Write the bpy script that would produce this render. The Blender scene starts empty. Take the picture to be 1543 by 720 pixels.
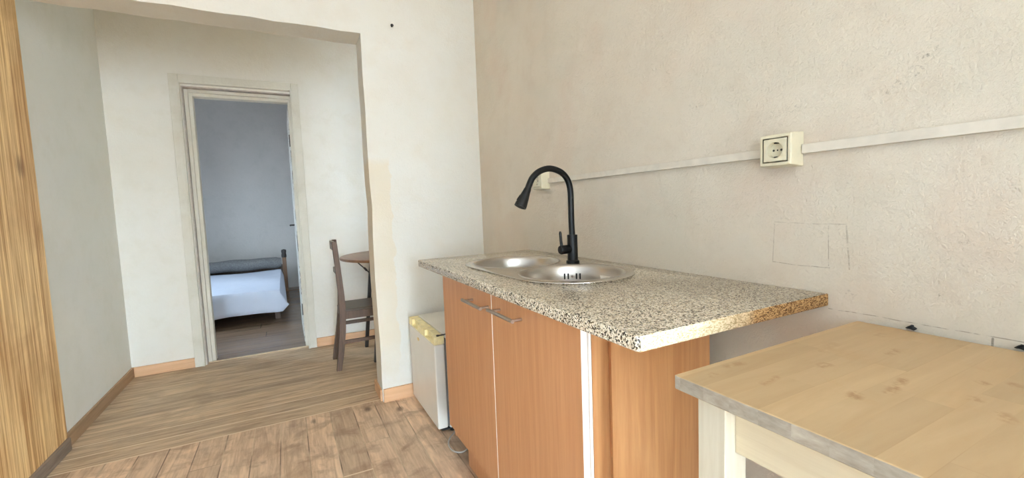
import bpy, bmesh, math, random
from mathutils import Vector, Matrix
random.seed(7)
COL = bpy.context.scene.collection
PI = math.pi

# ------------------------------------------------------------------ materials
def lin(c):
    return tuple(((v/255)/12.92 if v/255 <= .04045 else ((v/255+.055)/1.055)**2.4) for v in c) + (1,)

class NT:
    def __init__(s, name):
        s.m = bpy.data.materials.new(name); s.m.use_nodes = True
        s.t = s.m.node_tree; s.t.nodes.clear()
        s.out = s.t.nodes.new('ShaderNodeOutputMaterial')
        s.b = s.t.nodes.new('ShaderNodeBsdfPrincipled')
        s.t.links.new(s.b.outputs[0], s.out.inputs[0])
        s._geo = None
    def n(s, typ, ins=None, **kw):
        nd = s.t.nodes.new(typ)
        for k, v in kw.items(): setattr(nd, k, v)
        for k, v in (ins or {}).items(): s.set(nd.inputs[k], v)
        return nd
    def set(s, sock, v):
        if isinstance(v, bpy.types.NodeSocket): s.t.links.new(v, sock)
        elif v is not None: sock.default_value = v
    def pos(s):
        if not s._geo: s._geo = s.n('ShaderNodeNewGeometry')
        return s._geo.outputs['Position']
    def objc(s): return s.n('ShaderNodeTexCoord').outputs['Object']
    def xyz(s, v):
        o = s.n('ShaderNodeSeparateXYZ', {0: v}).outputs; return o[0], o[1], o[2]
    def comb(s, x, y, z): return s.n('ShaderNodeCombineXYZ', {0: x, 1: y, 2: z}).outputs[0]
    def m_(s, op, a, b=None, c=None, clamp=False):
        nd = s.n('ShaderNodeMath', operation=op, use_clamp=clamp)
        s.set(nd.inputs[0], a)
        if b is not None: s.set(nd.inputs[1], b)
        if c is not None: s.set(nd.inputs[2], c)
        return nd.outputs[0]
    def noise(s, vec, scale, detail=4, rough=.55, dist=0, col=False):
        nd = s.n('ShaderNodeTexNoise', {'Vector': vec, 'Scale': scale, 'Detail': detail, 'Roughness': rough, 'Distortion': dist})
        return nd.outputs['Color' if col else 'Fac']
    def mapv(s, vec, sc=(1,1,1), loc=(0,0,0), rot=(0,0,0)):
        return s.n('ShaderNodeMapping', {'Vector': vec, 'Scale': sc, 'Location': loc, 'Rotation': rot}).outputs[0]
    def ramp(s, f, stops):
        nd = s.n('ShaderNodeValToRGB', {0: f}); cr = nd.color_ramp
        while len(cr.elements) < len(stops): cr.elements.new(.5)
        for e, (p, c) in zip(cr.elements, stops):
            e.position = p; e.color = c if len(c) == 4 else lin(c)
        return nd.outputs[0]
    def rng(s, v, a, b, c=0., d=1.):
        return s.n('ShaderNodeMapRange', {'Value': v, 'From Min': a, 'From Max': b, 'To Min': c, 'To Max': d}, clamp=True).outputs[0]
    def mix(s, f, a, b, mode='MIX'):
        nd = s.n('ShaderNodeMix', data_type='RGBA', blend_type=mode)
        s.set(nd.inputs[0], f); s.set(nd.inputs[6], a); s.set(nd.inputs[7], b)
        return nd.outputs[2]
    def bump(s, h, strength=.3, dist=.002, normal=None):
        nd = s.n('ShaderNodeBump', {'Height': h, 'Strength': strength, 'Distance': dist})
        if normal is not None: s.set(nd.inputs['Normal'], normal)
        return nd.outputs[0]
    def fin(s, col=None, rough=.5, metal=0., normal=None, spec=None, coat=None):
        s.set(s.b.inputs['Base Color'], col); s.set(s.b.inputs['Roughness'], rough); s.set(s.b.inputs['Metallic'], metal)
        if normal is not None: s.set(s.b.inputs['Normal'], normal)
        if spec is not None: s.set(s.b.inputs['Specular IOR Level'], spec)
        if coat is not None: s.set(s.b.inputs['Coat Weight'], coat)
        return s.m

def plain(name, c, rough=.5, metal=0., var=.06, scale=30, bump=0., spec=None, coat=None):
    k = NT(name); v = k.objc()
    f = k.noise(v, scale, 4)
    col = k.mix(k.rng(f, .3, .7), lin(tuple(x*(1-var) for x in c)), lin(tuple(min(255, x*(1+var)) for x in c)))
    return k.fin(col, rough, metal, k.bump(f, bump, .001) if bump else None, spec, coat)

def plaster(name, c1, c2, c3, bump=.35, extra=None):
    k = NT(name); p = k.pos()
    big = k.noise(p, 1.7, 5, .6, .4); mid = k.noise(p, 7, 5, .65); fine = k.noise(p, 55, 6, .7); pock = k.noise(p, 160, 3, .6)
    col = k.mix(k.rng(big, .36, .64), lin(c1), lin(c2))
    col = k.mix(k.rng(mid, .5, .75, 0, .55), col, lin(c3))
    col = k.mix(k.rng(fine, .6, .8, 0, .25), col, lin(tuple(x*.86 for x in c3)))
    nrm = None
    h = k.m_('ADD', k.m_('MULTIPLY', mid, .8), k.m_('ADD', k.m_('MULTIPLY', fine, .6), k.m_('MULTIPLY', pock, .18)))
    if extra: col = extra(k, p, col)
    return k.fin(col, .85, 0, k.bump(h, min(1, bump*1.6), .016), .25)

def seg(k, a, b, P, w, fade=.0006):
    """mask of a thin stroke between 2-D points a,b on coordinates P=(u,v)"""
    ax, ay = a; bx, by = b; dx, dy = bx-ax, by-ay; L2 = dx*dx+dy*dy
    u = k.m_('SUBTRACT', P[0], ax); v = k.m_('SUBTRACT', P[1], ay)
    t = k.m_('DIVIDE', k.m_('ADD', k.m_('MULTIPLY', u, dx), k.m_('MULTIPLY', v, dy)), L2, clamp=True)
    ex = k.m_('SUBTRACT', u, k.m_('MULTIPLY', t, dx)); ey = k.m_('SUBTRACT', v, k.m_('MULTIPLY', t, dy))
    d = k.m_('SQRT', k.m_('ADD', k.m_('MULTIPLY', ex, ex), k.m_('MULTIPLY', ey, ey)))
    return k.rng(d, w, w+fade, 1, 0)

def right_wall_marks(k, p, col):
    x, y, z = k.xyz(p); n = k.noise(p, 45, 3, .6)
    wob = k.m_('MULTIPLY', k.m_('SUBTRACT', k.noise(p, 9, 2), .5), .008)
    zz = k.m_('ADD', z, wob); P = (y, zz)
    br = k.rng(n, .36, .56)
    lines = [((.56,.864),(-.2,.862),.0005,.55), ((.289,.860),(.289,.846),.0012,.7),
             ((.691,1.066),(.527,1.064),.0006,.3), ((.691,1.06),(.695,.965),.0006,.35), ((.695,.962),(.56,.96),.0006,.45),
             ((.564,1.06),(.562,.965),.0006,.4), ((.527,1.06),(.519,.962),.0012,.4)]
    for a, b, w, s in lines:
        m = k.m_('MULTIPLY', k.m_('MULTIPLY', seg(k, a, b, P, w, .0009), br), s)
        col = k.mix(m, col, lin((92,78,62)))
    # scuffs: grey dabs along short strokes
    spk = k.rng(k.noise(p, 130, 5, .7), .52, .68)
    for a, b, w, s in [((.455,1.345),(.405,1.375),.006,.55), ((.40,1.398),(.385,1.402),.003,.9), ((.535,1.42),(.51,1.40),.006,.35),
                       ((.70,1.345),(.64,1.35),.003,.5), ((.95,1.42),(.92,1.415),.004,.4),
                       ((.33,1.035),(.335,1.03),.002,.8), ((.36,.93),(.36,.93),.002,.7), ((.52,.905),(.515,.905),.002,.9)]:
        m = k.m_('MULTIPLY', k.m_('MULTIPLY', seg(k, a, (b[0]+1e-4, b[1]), (y, z), w, .012), spk), s)
        col = k.mix(m, col, lin((96,88,74)))
    # broad paler and greyer repaint patches below the trunking
    big = k.noise(k.mapv(p, (1, 1.2, 1.6), (3, 1, 2)), 2.2, 4, .5, .6)
    col = k.mix(k.rng(big, .52, .66, 0, .42), col, lin((198,192,176)))
    pk = k.noise(k.mapv(p, (1, 1, 1), (9, 4, 2)), 3.1, 4, .5, .5)
    col = k.mix(k.rng(pk, .52, .68, 0, .4), col, lin((206,186,168)))
    return col

def partition_marks(k, p, col):
    x, y, z = k.xyz(p)
    w = k.m_('MULTIPLY', k.m_('SUBTRACT', k.noise(p, 7, 4, .6), .5), .10)
    xx = k.m_('ADD', x, w); zz = k.m_('ADD', z, w)
    # yellowish patch where the old paint ends beside the jamb
    m = k.m_('MULTIPLY', k.m_('MULTIPLY', k.rng(xx, -.572, -.578), k.rng(zz, 1.44, 1.40)), k.rng(zz, .12, .35))
    m = k.m_('MULTIPLY', m, k.rng(k.noise(p, 4, 4), .3, .6, .55, .95))
    return k.mix(m, col, lin((216,206,186)))

M = {}
M['wall_right'] = plaster('rough_cream_plaster', (211,202,186), (206,195,178), (199,185,166), .32, right_wall_marks)
M['wall_part'] = plaster('smooth_cream_plaster', (217,215,207), (214,210,199), (211,204,190), .15, partition_marks)
M['wall_hall'] = plaster('hall_cream_plaster', (226,224,217), (222,218,208), (215,210,197), .15)
M['wall_left'] = plaster('pale_grey_green_plaster', (238,240,236), (234,236,230), (228,230,222), .12)
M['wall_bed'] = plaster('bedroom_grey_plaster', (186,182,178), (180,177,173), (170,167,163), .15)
M['ceil'] = plaster('ceiling_paint', (244,242,238), (240,238,232), (236,232,226), .1)

def wood(name, light, dark, axis='Y', freq=38, stretch=.045, plank=None, rough=.45, gap=None, contrast=(.35,.68),
         blotch=None, bump=.15, tone=.14, knots=None, world=True, spec=None, dist=.6):
    """grain along axis; plank=(cross axis, width, offset, board length)"""
    k = NT(name); p = k.pos() if world else k.objc()
    c = dict(zip('XYZ', k.xyz(p)))
    shift = None; cell = None; gapm = None
    if plank:
        ca, w, off, ln = plank
        t = k.m_('DIVIDE', k.m_('SUBTRACT', c[ca], off), w); cell = k.m_('FLOOR', t); fr = k.m_('FRACT', t)
        rnd = k.n('ShaderNodeTexWhiteNoise', {'W': cell}, noise_dimensions='1D').outputs['Value']
        l = k.m_('ADD', k.m_('DIVIDE', c[axis], ln), k.m_('MULTIPLY', rnd, 7.31)); lc = k.m_('FLOOR', l); lf = k.m_('FRACT', l)
        rnd2 = k.n('ShaderNodeTexWhiteNoise', {'Vector': k.comb(cell, lc, 0)}, noise_dimensions='2D').outputs['Value']
        shift = k.m_('MULTIPLY', rnd2, 13.7)
        g = (gap or {}).get('w', .0016)
        e1 = k.m_('MULTIPLY', k.m_('MINIMUM', fr, k.m_('SUBTRACT', 1, fr)), w)
        e2 = k.m_('MULTIPLY', k.m_('MINIMUM', lf, k.m_('SUBTRACT', 1, lf)), ln)
        gapm = k.rng(k.m_('MINIMUM', e1, e2), g*.5, g*1.2, 1, 0)
    sc = {a: freq for a in 'XYZ'}; sc[axis] = freq*stretch
    v = k.mapv(p, (sc['X'], sc['Y'], sc['Z']))
    if shift is not None:
        v = k.n('ShaderNodeVectorMath', {0: v, 1: k.comb(shift, shift, shift)}, operation='ADD').outputs[0]
    g1 = k.noise(v, 1.0, 6, .62, dist); g2 = k.noise(v, 3.7, 4, .6)
    f = k.m_('ADD', k.m_('MULTIPLY', g1, .7), k.m_('MULTIPLY', g2, .3))
    col = k.ramp(f, [(contrast[0], dark), (contrast[1], light)])
    if shift is not None:
        tn = k.rng(rnd2, 0, 1, 1-tone, 1+tone*.6)
        col = k.mix(1.0, col, k.comb(tn, tn, tn), 'MULTIPLY')
    if blotch:
        b = k.noise(p, blotch[1], 5, .6, .5)
        col = k.mix(k.rng(b, blotch[2], blotch[3], 0, blotch[4]), col, lin(blotch[0]))
    if knots:
        vv = k.n('ShaderNodeTexVoronoi', {'Vector': k.mapv(p, knots[1]), 'Scale': knots[0]}, feature='F1').outputs['Distance']
        vv = k.m_('ADD', vv, k.m_('MULTIPLY', k.m_('SUBTRACT', g2, .5), .08))
        col = k.mix(k.rng(vv, knots[2], knots[2]*2.6, .75, 0), col, lin(knots[3]))
    h = f
    if gapm is not None and gap:
        gc = k.mix(k.rng(k.noise(p, 3.3, 3), .42, .58), lin(gap['c1']), lin(gap['c2']))
        col = k.mix(k.m_('MULTIPLY', gapm, gap.get('a', .8)), col, gc)
        h = k.m_('SUBTRACT', f, k.m_('MULTIPLY', gapm, .8))
    return k, col, rough, k.bump(h, bump, .002), p, c, spec

def W(*a, **kw):
    k, col, rough, nrm, p, c, spec = wood(*a, **kw); return k.fin(col, rough, 0, nrm, spec)

# kitchen / hall floor: boards run towards the hall, then across it
k, colA, _, nA, p, c, _s = wood('worn_floorboards', (228,200,170), (170,140,114), 'Y', 30, .09, ('X', .1215, -.984, 2.37), gap=dict(w=.0028, c1=(86,66,50), c2=(206,184,154), a=.75),
                           contrast=(.28,.60), blotch=((150,122,98), 7.5, .48, .68, .7), tone=.2, knots=(3.4, (1.6,.9,1), .05, (92,70,54)), dist=.9)
P2 = k.pos()
t = k.m_('DIVIDE', k.m_('SUBTRACT', c['Y'], 2.64), .1335); cell = k.m_('FLOOR', t); fr = k.m_('FRACT', t)
rnd = k.n('ShaderNodeTexWhiteNoise', {'W': cell}, noise_dimensions='1D').outputs['Value']
l = k.m_('ADD', k.m_('DIVIDE', c['X'], 2.6), k.m_('MULTIPLY', rnd, 3.7))
vb = k.mapv(P2, (2.2, 30, 30)); vb = k.n('ShaderNodeVectorMath', {0: vb, 1: k.comb(k.m_('MULTIPLY', rnd, 17), 0, 0)}, operation='ADD').outputs[0]
gb = k.m_('ADD', k.m_('MULTIPLY', k.noise(vb, 1, 6, .65, 1.0), .7), k.m_('MULTIPLY', k.noise(vb, 4, 4), .3))
colB = k.ramp(gb, [(.28, (126,102,80)), (.60, (216,190,158))])
tn = k.rng(rnd, 0, 1, .86, 1.06); colB = k.mix(1.0, colB, k.comb(tn, tn, tn), 'MULTIPLY')
colB = k.mix(k.rng(k.noise(P2, 3.2, 5, .6, .6), .5, .72, 0, .5), colB, lin((140,118,94)))
eb = k.m_('MULTIPLY', k.m_('MINIMUM', fr, k.m_('SUBTRACT', 1, fr)), .1335)
gB = k.m_('MAXIMUM', k.rng(eb, .0015, .0036, 1, 0), k.m_('MULTIPLY', k.rng(eb, .0028, .0052, 1, 0), k.rng(c['Y'], 2.99, 2.94)))
colB = k.mix(k.m_('MULTIPLY', gB, k.rng(c['Y'], 3.12, 3.0, .35, .9)), colB, k.mix(k.rng(c['Y'], 3.1, 2.95), lin((120,98,76)), lin((232,214,186))))
side = k.rng(c['Y'], 2.6375, 2.6385)
# pale joint where the long boards meet the cross boards, and a butt joint
j = k.rng(k.m_('ABSOLUTE', k.m_('SUBTRACT', c['Y'], 2.638)), .003, .0055, 1, 0)
col = k.mix(side, colA, colB)
col = k.mix(k.m_('MULTIPLY', j, .85), col, lin((226,206,178)))
bj = seg(k, (-.979,1.937), (-.866,1.934), (c['X'], c['Y']), .003, .003)
col = k.mix(k.m_('MULTIPLY', bj, .85), col, lin((232,214,186)))
# dirt, with shade painted in, along the plinth of the sink cabinet
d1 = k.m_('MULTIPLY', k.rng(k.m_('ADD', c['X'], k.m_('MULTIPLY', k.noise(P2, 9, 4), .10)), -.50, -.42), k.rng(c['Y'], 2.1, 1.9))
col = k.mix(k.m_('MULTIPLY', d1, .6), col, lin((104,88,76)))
M['floor'] = k.fin(col, k.rng(k.noise(P2, 6, 4), .3, .7, .38, .62), 0, k.bump(k.mix(side, gb, gb), .12, .002), .4)
k.t.links.new(nA, k.b.inputs['Normal'])
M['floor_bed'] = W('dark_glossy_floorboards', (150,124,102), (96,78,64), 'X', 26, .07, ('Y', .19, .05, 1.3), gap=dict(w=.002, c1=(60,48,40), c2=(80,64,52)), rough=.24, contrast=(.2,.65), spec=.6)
M['pine'] = W('pine_panel_grain', (255,224,166), (178,124,66), 'Z', 62, .022, None, contrast=(.38,.6), rough=.55, world=True,
              blotch=((168,116,64), 2.2, .5, .7, .45), knots=(1.25, (1,1.5,1), .035, (104,64,32)), dist=.35)
M['grey_wood'] = W('weathered_grey_wood', (150,134,120), (104,90,80), 'Y', 30, .1, None, contrast=(.25,.65), rough=.7)
M['skirting'] = W('beech_skirting', (222,180,140), (198,152,112), 'X', 30, .06, None, contrast=(.25,.7), rough=.5)
M['skirting_y'] = W('brown_skirting', (182,150,116), (140,112,84), 'Y', 30, .06, None, contrast=(.25,.7), rough=.5)
M['laminate'] = W('beech_laminate_door', (203,150,106), (182,126,84), 'Z', 70, .035, None, contrast=(.3,.7), rough=.38, bump=.03, dist=.25)
M['laminate_end'] = W('beech_laminate_panel', (218,166,114), (186,128,80), 'Z', 24, .06, None, contrast=(.3,.68), rough=.34, bump=.03, dist=1.4)
M['darkwood'] = W('old_dark_brown_wood', (108,82,64), (58,42,32), 'Z', 60, .08, None, contrast=(.25,.7), rough=.5, world=True)
M['darkseat'] = W('dark_worn_seat_wood', (92,76,62), (44,36,30), 'X', 60, .08, None, contrast=(.25,.7), rough=.35)
M['nearblack'] = plain('blackened_iron', (44,38,34), .5)
M['tabletop_dark'] = W('polished_brown_tabletop', (150,112,84), (104,72,52), 'Y', 40, .07, None, contrast=(.25,.7), rough=.28)

# butcher-block birch worktable
STAINS = [((-.535,.462),(-.525,.464),.002,.7), ((-.48,.475),(-.45,.472),.003,.6), ((-.36,.395),(-.34,.392),.004,.7), ((-.44,.308),(-.425,.312),.004,.8), ((-.20,.36),(-.17,.365),.004,.55),
          ((-.385,.29),(-.31,.30),.0015,.8), ((-.24,.235),(-.235,.24),.003,.7), ((-.215,.21),(-.21,.212),.003,.7), ((-.19,.195),(-.188,.197),.002,.7), ((-.32,.22),(-.31,.222),.003,.5),
          ((-.23,.13),(-.21,.14),.003,.6), ((-.06,.31),(-.05,.312),.002,.6), ((-.10,.42),(-.08,.425),.004,.35), ((-.28,.43),(-.22,.44),.006,.25), ((-.36,.18),(-.34,.19),.003,.55), ((-.5,.40),(-.46,.405),.0015,.5)]
def block(name, light, dark, stavew, length, rough, world=True):
    k, col, r, nrm, p, c, s = wood(name, light, dark, 'X', 16, .14, ('Y', stavew, .05, length), gap=dict(w=.0006, c1=(162,132,94), c2=(196,168,126), a=.35), tone=.1, contrast=(.22,.72), rough=rough, bump=.04,
               blotch=((180,140,94), 7, .55, .75, .55), dist=1.3)
    x, y, z = k.xyz(p); w = k.noise(p, 70, 4, .65); spk = k.rng(w, .40, .56); wx = k.m_('ADD', x, k.m_('MULTIPLY', k.m_('SUBTRACT', k.noise(p, 30, 3), .5), .02))
    for a, b, r_, s_ in STAINS:
        col = k.mix(k.m_('MULTIPLY', k.m_('MULTIPLY', seg(k, a, b, (wx, y), r_, .008), spk), s_*.75), col, lin((142,100,58)))
    return k.fin(col, rough, 0, nrm, .35)
M['block'] = block('birch_butcher_block', (192,166,128), (174,146,108), .0435, .36, .42)
M['block_edge'] = W('birch_block_edge_grain', (176,166,150), (120,108,94), 'Y', 60, .35, ('Y', .0435, .05, 3), contrast=(.25,.7), tone=.16, rough=.5)
M['birch'] = W('pale_birch_leg', (208,202,184), (184,172,148), 'Z', 40, .05, None, contrast=(.25,.7), rough=.5)
M['birch_y'] = W('pale_birch_rail', (212,200,172), (190,172,142), 'Y', 40, .05, None, contrast=(.25,.7), rough=.5)

# speckled granite laminate
k = NT('speckled_granite_laminate'); p = k.pos()
pw = k.n('ShaderNodeVectorMath', {0: p, 1: k.n('ShaderNodeVectorMath', {0: k.noise(p, 160, 3, col=True), 3: .007}, operation='SCALE').outputs[0]}, operation='ADD').outputs[0]
v1 = k.n('ShaderNodeTexVoronoi', {'Vector': pw, 'Scale': 340.}, feature='F1')
r = k.xyz(v1.outputs['Color'])
n1 = k.noise(pw, 210, 3, .5)
sel = k.m_('ADD', k.m_('MULTIPLY', r[0], .65), k.m_('MULTIPLY', n1, .5))
col = k.ramp(sel, [(.0, (26,22,20)), (.38, (44,38,34)), (.43, (140,126,108)), (.52, (196,184,164)), (.64, (234,226,208)), (.9, (196,180,152))])
k.n('ShaderNodeMath')
M['granite'] = k.fin(col, .17, 0, k.bump(n1, .03, .0005), .55)
# raw particle-board edge
k = NT('raw_particleboard_edge'); p = k.pos(); pv = k.mapv(p, (1,1,1.8))
v = k.n('ShaderNodeTexVoronoi', {'Vector': pv, 'Scale': 260.}, feature='F1')
f = k.m_('ADD', k.m_('MULTIPLY', k.xyz(v.outputs['Color'])[0], .6), k.m_('MULTIPLY', k.noise(pv, 180, 4), .5))
colL = k.ramp(f, [(.15, (196,160,104)), (.4, (234,214,168)), (.7, (248,238,208))])
colD = k.ramp(f, [(.2, (74,50,30)), (.45, (136,100,62)), (.75, (190,152,104))])
x, y, z = k.xyz(p)
end_shade = k.rng(k.m_('ADD', x, k.m_('MULTIPLY', k.noise(p, 14, 4), .22)), -.34, -.16)  # falloff from lit to shaded along the cut end, painted into the colour
M['chip'] = k.fin(k.mix(end_shade, colL, colD), .8, 0, k.bump(f, .5, .0015), .2)

# brushed stainless
k = NT('brushed_stainless_steel'); p = k.pos()
f = k.noise(k.mapv(p, (500, 12, 40)), 1, 2, .5)
M['steel'] = k.fin(k.mix(f, lin((205,201,194)), lin((216,212,206))), k.rng(f, .2, .8, .2, .27), 1.0)
k = NT('brushed_steel_bowl'); p = k.pos(); f = k.noise(k.mapv(p, (30, 30, 500)), 1, 3, .6)
M['bowl'] = k.fin(k.mix(f, lin((188,182,174)), lin((212,206,198))), k.rng(f, .2, .8, .27, .36), 1.0, None)
M['handle'] = plain('satin_nickel', (196,190,184), .28, 1.0, .04, 200)
M['chrome'] = plain('polished_chrome', (220,220,222), .12, 1.0, .02)
M['black'] = plain('matt_black_tap_finish', (12,12,13), .4, 0., .1, 90, 0, .35)
M['darkhole'] = plain('dark_slot', (14,13,12), .8)
M['fridge_white'] = plain('white_enamel', (236,236,232), .22, 0, .01, 12, 0, .5)
M['fridge_door'] = plain('off_white_enamel_door', (226,224,216), .2, 0, .02, 5, 0, .5)
M['yellowed'] = plain('yellowed_plastic', (238,226,174), .4, 0, .07, 25)
M['gasket'] = plain('grey_rubber_gasket', (120,120,118), .6)
M['rubber'] = plain('black_rubber', (28,28,28), .7)
M['gold'] = plain('gold_coloured_badge', (206,170,80), .3, .6, .05)
M['melamine'] = plain('white_melamine_edge', (240,236,226), .45, 0, .02, 20)
M['cable'] = plain('grey_flex', (168,166,162), .5)
M['socket'] = plain('aged_ivory_plastic', (214,205,178), .38, 0, .03, 22)
M['socket_in'] = plain('ivory_socket_insert', (208,200,174), .4, 0, .03, 22)
M['trunk'] = plain('cream_painted_trunking', (206,198,184), .55, 0, .03, 30, .1)
M['casing'] = plaster('old_cream_gloss_paint', (216,213,202), (210,206,194), (196,190,174), .12)
def chipped():
    k = NT('chipped_door_paint'); p = k.pos()
    f = k.noise(k.mapv(p, (30, 30, 9)), 1, 5, .7, 1.)
    return k.fin(k.ramp(f, [(.36, (54,48,44)), (.44, (150,146,138)), (.5, (214,214,210))]), .55, 0, k.bump(f, .3, .002))
M['chipped'] = chipped()
k = NT('white_cotton_bedspread'); p = k.pos(); f = k.noise(p, 5, 5, .6, .5)
M['sheet'] = k.fin(k.mix(f, lin((200,208,226)), lin((214,220,234))), .9, 0, k.bump(f, .35, .02), .2)
M['greycloth'] = plain('dark_grey_wool', (112,112,112), .95, 0, .12, 60, .3, .1)
M['mattress'] = plain('mattress_ticking', (150,150,156), .9)

# ------------------------------------------------------------------ mesh helpers
def tag(o, label=None, cat=None, group=None, kind=None):
    if label: o['label'] = label
    if cat: o['category'] = cat
    if group: o['group'] = group
    if kind: o['kind'] = kind
    return o

def obj(name, bm, mats, parent=None, smooth=False, bevel=0, bseg=2, angle=40):
    bmesh.ops.recalc_face_normals(bm, faces=bm.faces[:]) if smooth != 'keep' else None
    me = bpy.data.meshes.new(name); bm.to_mesh(me); bm.free()
    for m in (mats if isinstance(mats, (list, tuple)) else [mats]): me.materials.append(m)
    o = bpy.data.objects.new(name, me); COL.objects.link(o)
    if parent:
        o.parent = parent
        o.matrix_parent_inverse = Matrix.Translation(parent.location).inverted() @ Matrix.Identity(4) if parent.location.length else Matrix.Identity(4)
    if smooth:
        for f in me.polygons: f.use_smooth = True
        if hasattr(me, 'set_sharp_from_angle'): me.set_sharp_from_angle(angle=math.radians(angle))
    if bevel:
        b = o.modifiers.new('bevel', 'BEVEL'); b.width = bevel; b.segments = bseg; b.limit_method = 'ANGLE'; b.angle_limit = math.radians(35)
        b.harden_normals = False
    return o

def thing(name, loc, label, cat, group=None):
    o = bpy.data.objects.new(name, None); COL.objects.link(o); o.location = loc; o.empty_display_size = .1
    return tag(o, label, cat, group)

def box(bm, x0, x1, y0, y1, z0, z1, mi=0):
    vs = [bm.verts.new((x, y, z)) for x in (x0, x1) for y in (y0, y1) for z in (z0, z1)]
    fs = [(0,1,3,2), (4,6,7,5), (0,4,5,1), (2,3,7,6), (0,2,6,4), (1,5,7,3)]
    for f in fs: bm.faces.new([vs[i] for i in f]).material_index = mi
    return vs
def B(*a): bm = bmesh.new(); box(bm, *a); return bm

def bar(bm, a, b, w, h, up=(0,0,1)):
    """rectangular bar between two points (w across, h along up)"""
    a, b = Vector(a), Vector(b); d = (b-a).normalized(); u = Vector(up); s = d.cross(u).normalized(); u = s.cross(d).normalized()
    r = [[bm.verts.new(p + s*sx*w/2 + u*sy*h/2) for sx, sy in ((-1,-1),(1,-1),(1,1),(-1,1))] for p in (a, b)]
    for i in range(4): bm.faces.new((r[0][i], r[0][(i+1)%4], r[1][(i+1)%4], r[1][i]))
    bm.faces.new(r[0][::-1]); bm.faces.new(r[1])

def sweep_rect(bm, pts, wx, wy):
    """post through pts, constant horizontal section (wx may be a list)"""
    rs = []
    for i, p in enumerate(pts):
        a = wx[i] if isinstance(wx, (list, tuple)) else wx
        rs.append([bm.verts.new((p[0]+sx*a/2, p[1]+sy*wy/2, p[2])) for sx, sy in ((-1,-1),(1,-1),(1,1),(-1,1))])
    for q in range(len(rs)-1):
        for i in range(4): bm.faces.new((rs[q][i], rs[q][(i+1)%4], rs[q+1][(i+1)%4], rs[q+1][i]))
    bm.faces.new(rs[0][::-1]); bm.faces.new(rs[-1])

def tube(bm, pts, r, n=16, caps=True):
    pts = [Vector(p) for p in pts]; rings = []; prev = None
    for i, p in enumerate(pts):
        d = (pts[min(i+1, len(pts)-1)] - pts[max(i-1, 0)]).normalized()
        if prev is None:
            a = Vector((0,0,1)) if abs(d.z) < .9 else Vector((0,1,0))
            u = d.cross(a).normalized()
        else: u = (prev - d*prev.dot(d)).normalized()
        prev = u; v = d.cross(u); rr = r[i] if isinstance(r, (list, tuple)) else r
        rings.append([bm.verts.new(p + (u*math.cos(2*PI*k/n) + v*math.sin(2*PI*k/n))*rr) for k in range(n)])
    for a, b in zip(rings, rings[1:]):
        for k in range(n): bm.faces.new((a[k], a[(k+1)%n], b[(k+1)%n], b[k]))
    if caps: bm.faces.new(rings[0][::-1]); bm.faces.new(rings[-1])

def lathe(bm, prof, c, n=48, closed=False):
    rings = []
    for r, z in prof:
        if r < 1e-6: rings.append([bm.verts.new((c[0], c[1], z))])
        else: rings.append([bm.verts.new((c[0]+r*math.cos(2*PI*k/n), c[1]+r*math.sin(2*PI*k/n), z)) for k in range(n)])
    for a, b in zip(rings, rings[1:]):
        for k in range(n):
            k2 = (k+1) % n
            if len(a) == 1 and len(b) == 1: continue
            if len(a) == 1: bm.faces.new((a[0], b[k2], b[k]))
            elif len(b) == 1: bm.faces.new((a[k], a[k2], b[0]))
            else: bm.faces.new((a[k], a[k2], b[k2], b[k]))

def spline(pts, n=8):
    P = [Vector(p) for p in pts]; out = []
    for i in range(len(P)-1):
        p0, p1, p2, p3 = P[max(i-1,0)], P[i], P[i+1], P[min(i+2, len(P)-1)]
        for q in range(n):
            t = q/n
            out.append(.5*((2*p1)+(-p0+p2)*t+(2*p0-5*p1+4*p2-p3)*t*t+(-p0+3*p1-3*p2+p3)*t**3))
    out.append(P[-1]); return out

def plate(loops, z0, z1, bev=0.0, name='plate'):
    """flat plate with holes from closed 2-D loops, via a filled curve"""
    cu = bpy.data.curves.new(name, 'CURVE'); cu.dimensions = '2D'; cu.fill_mode = 'BOTH'
    cu.extrude = (z1-z0)/2 - bev; cu.bevel_depth = bev; cu.bevel_resolution = 2; cu.offset = -bev
    for L in loops:
        sp = cu.splines.new('POLY'); sp.points.add(len(L)-1); sp.use_cyclic_u = True
        for pt, q in zip(sp.points, L): pt.co = (q[0], q[1], 0, 1)
    o = bpy.data.objects.new(name, cu); COL.objects.link(o)
    dg = bpy.context.evaluated_depsgraph_get(); me = bpy.data.meshes.new_from_object(o.evaluated_get(dg))
    bm = bmesh.new(); bm.from_mesh(me); bmesh.ops.remove_doubles(bm, verts=bm.verts[:], dist=1e-6)
    for v in bm.verts: v.co.z += (z0+z1)/2
    bpy.data.objects.remove(o); bpy.data.curves.remove(cu); bpy.data.meshes.remove(me)
    return bm

def circ(c, r, n=64): return [(c[0]+r*math.cos(2*PI*i/n), c[1]+r*math.sin(2*PI*i/n)) for i in range(n)]
def rrect(x0, x1, y0, y1, rs, n=8):
    out = []
    for (cx, cy, r, a0) in ((x1-rs[0], y1-rs[0], rs[0], 0), (x0+rs[1], y1-rs[1], rs[1], PI/2), (x0+rs[2], y0+rs[2], rs[2], PI), (x1-rs[3], y0+rs[3], rs[3], 1.5*PI)):
        for i in range(n+1): out.append((cx+r*math.cos(a0+PI/2*i/n), cy+r*math.sin(a0+PI/2*i/n)))
    return out

def S(name, bm, m, **k):
    o = obj(name, bm, m, **k); o['kind'] = 'structure'; return o

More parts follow.
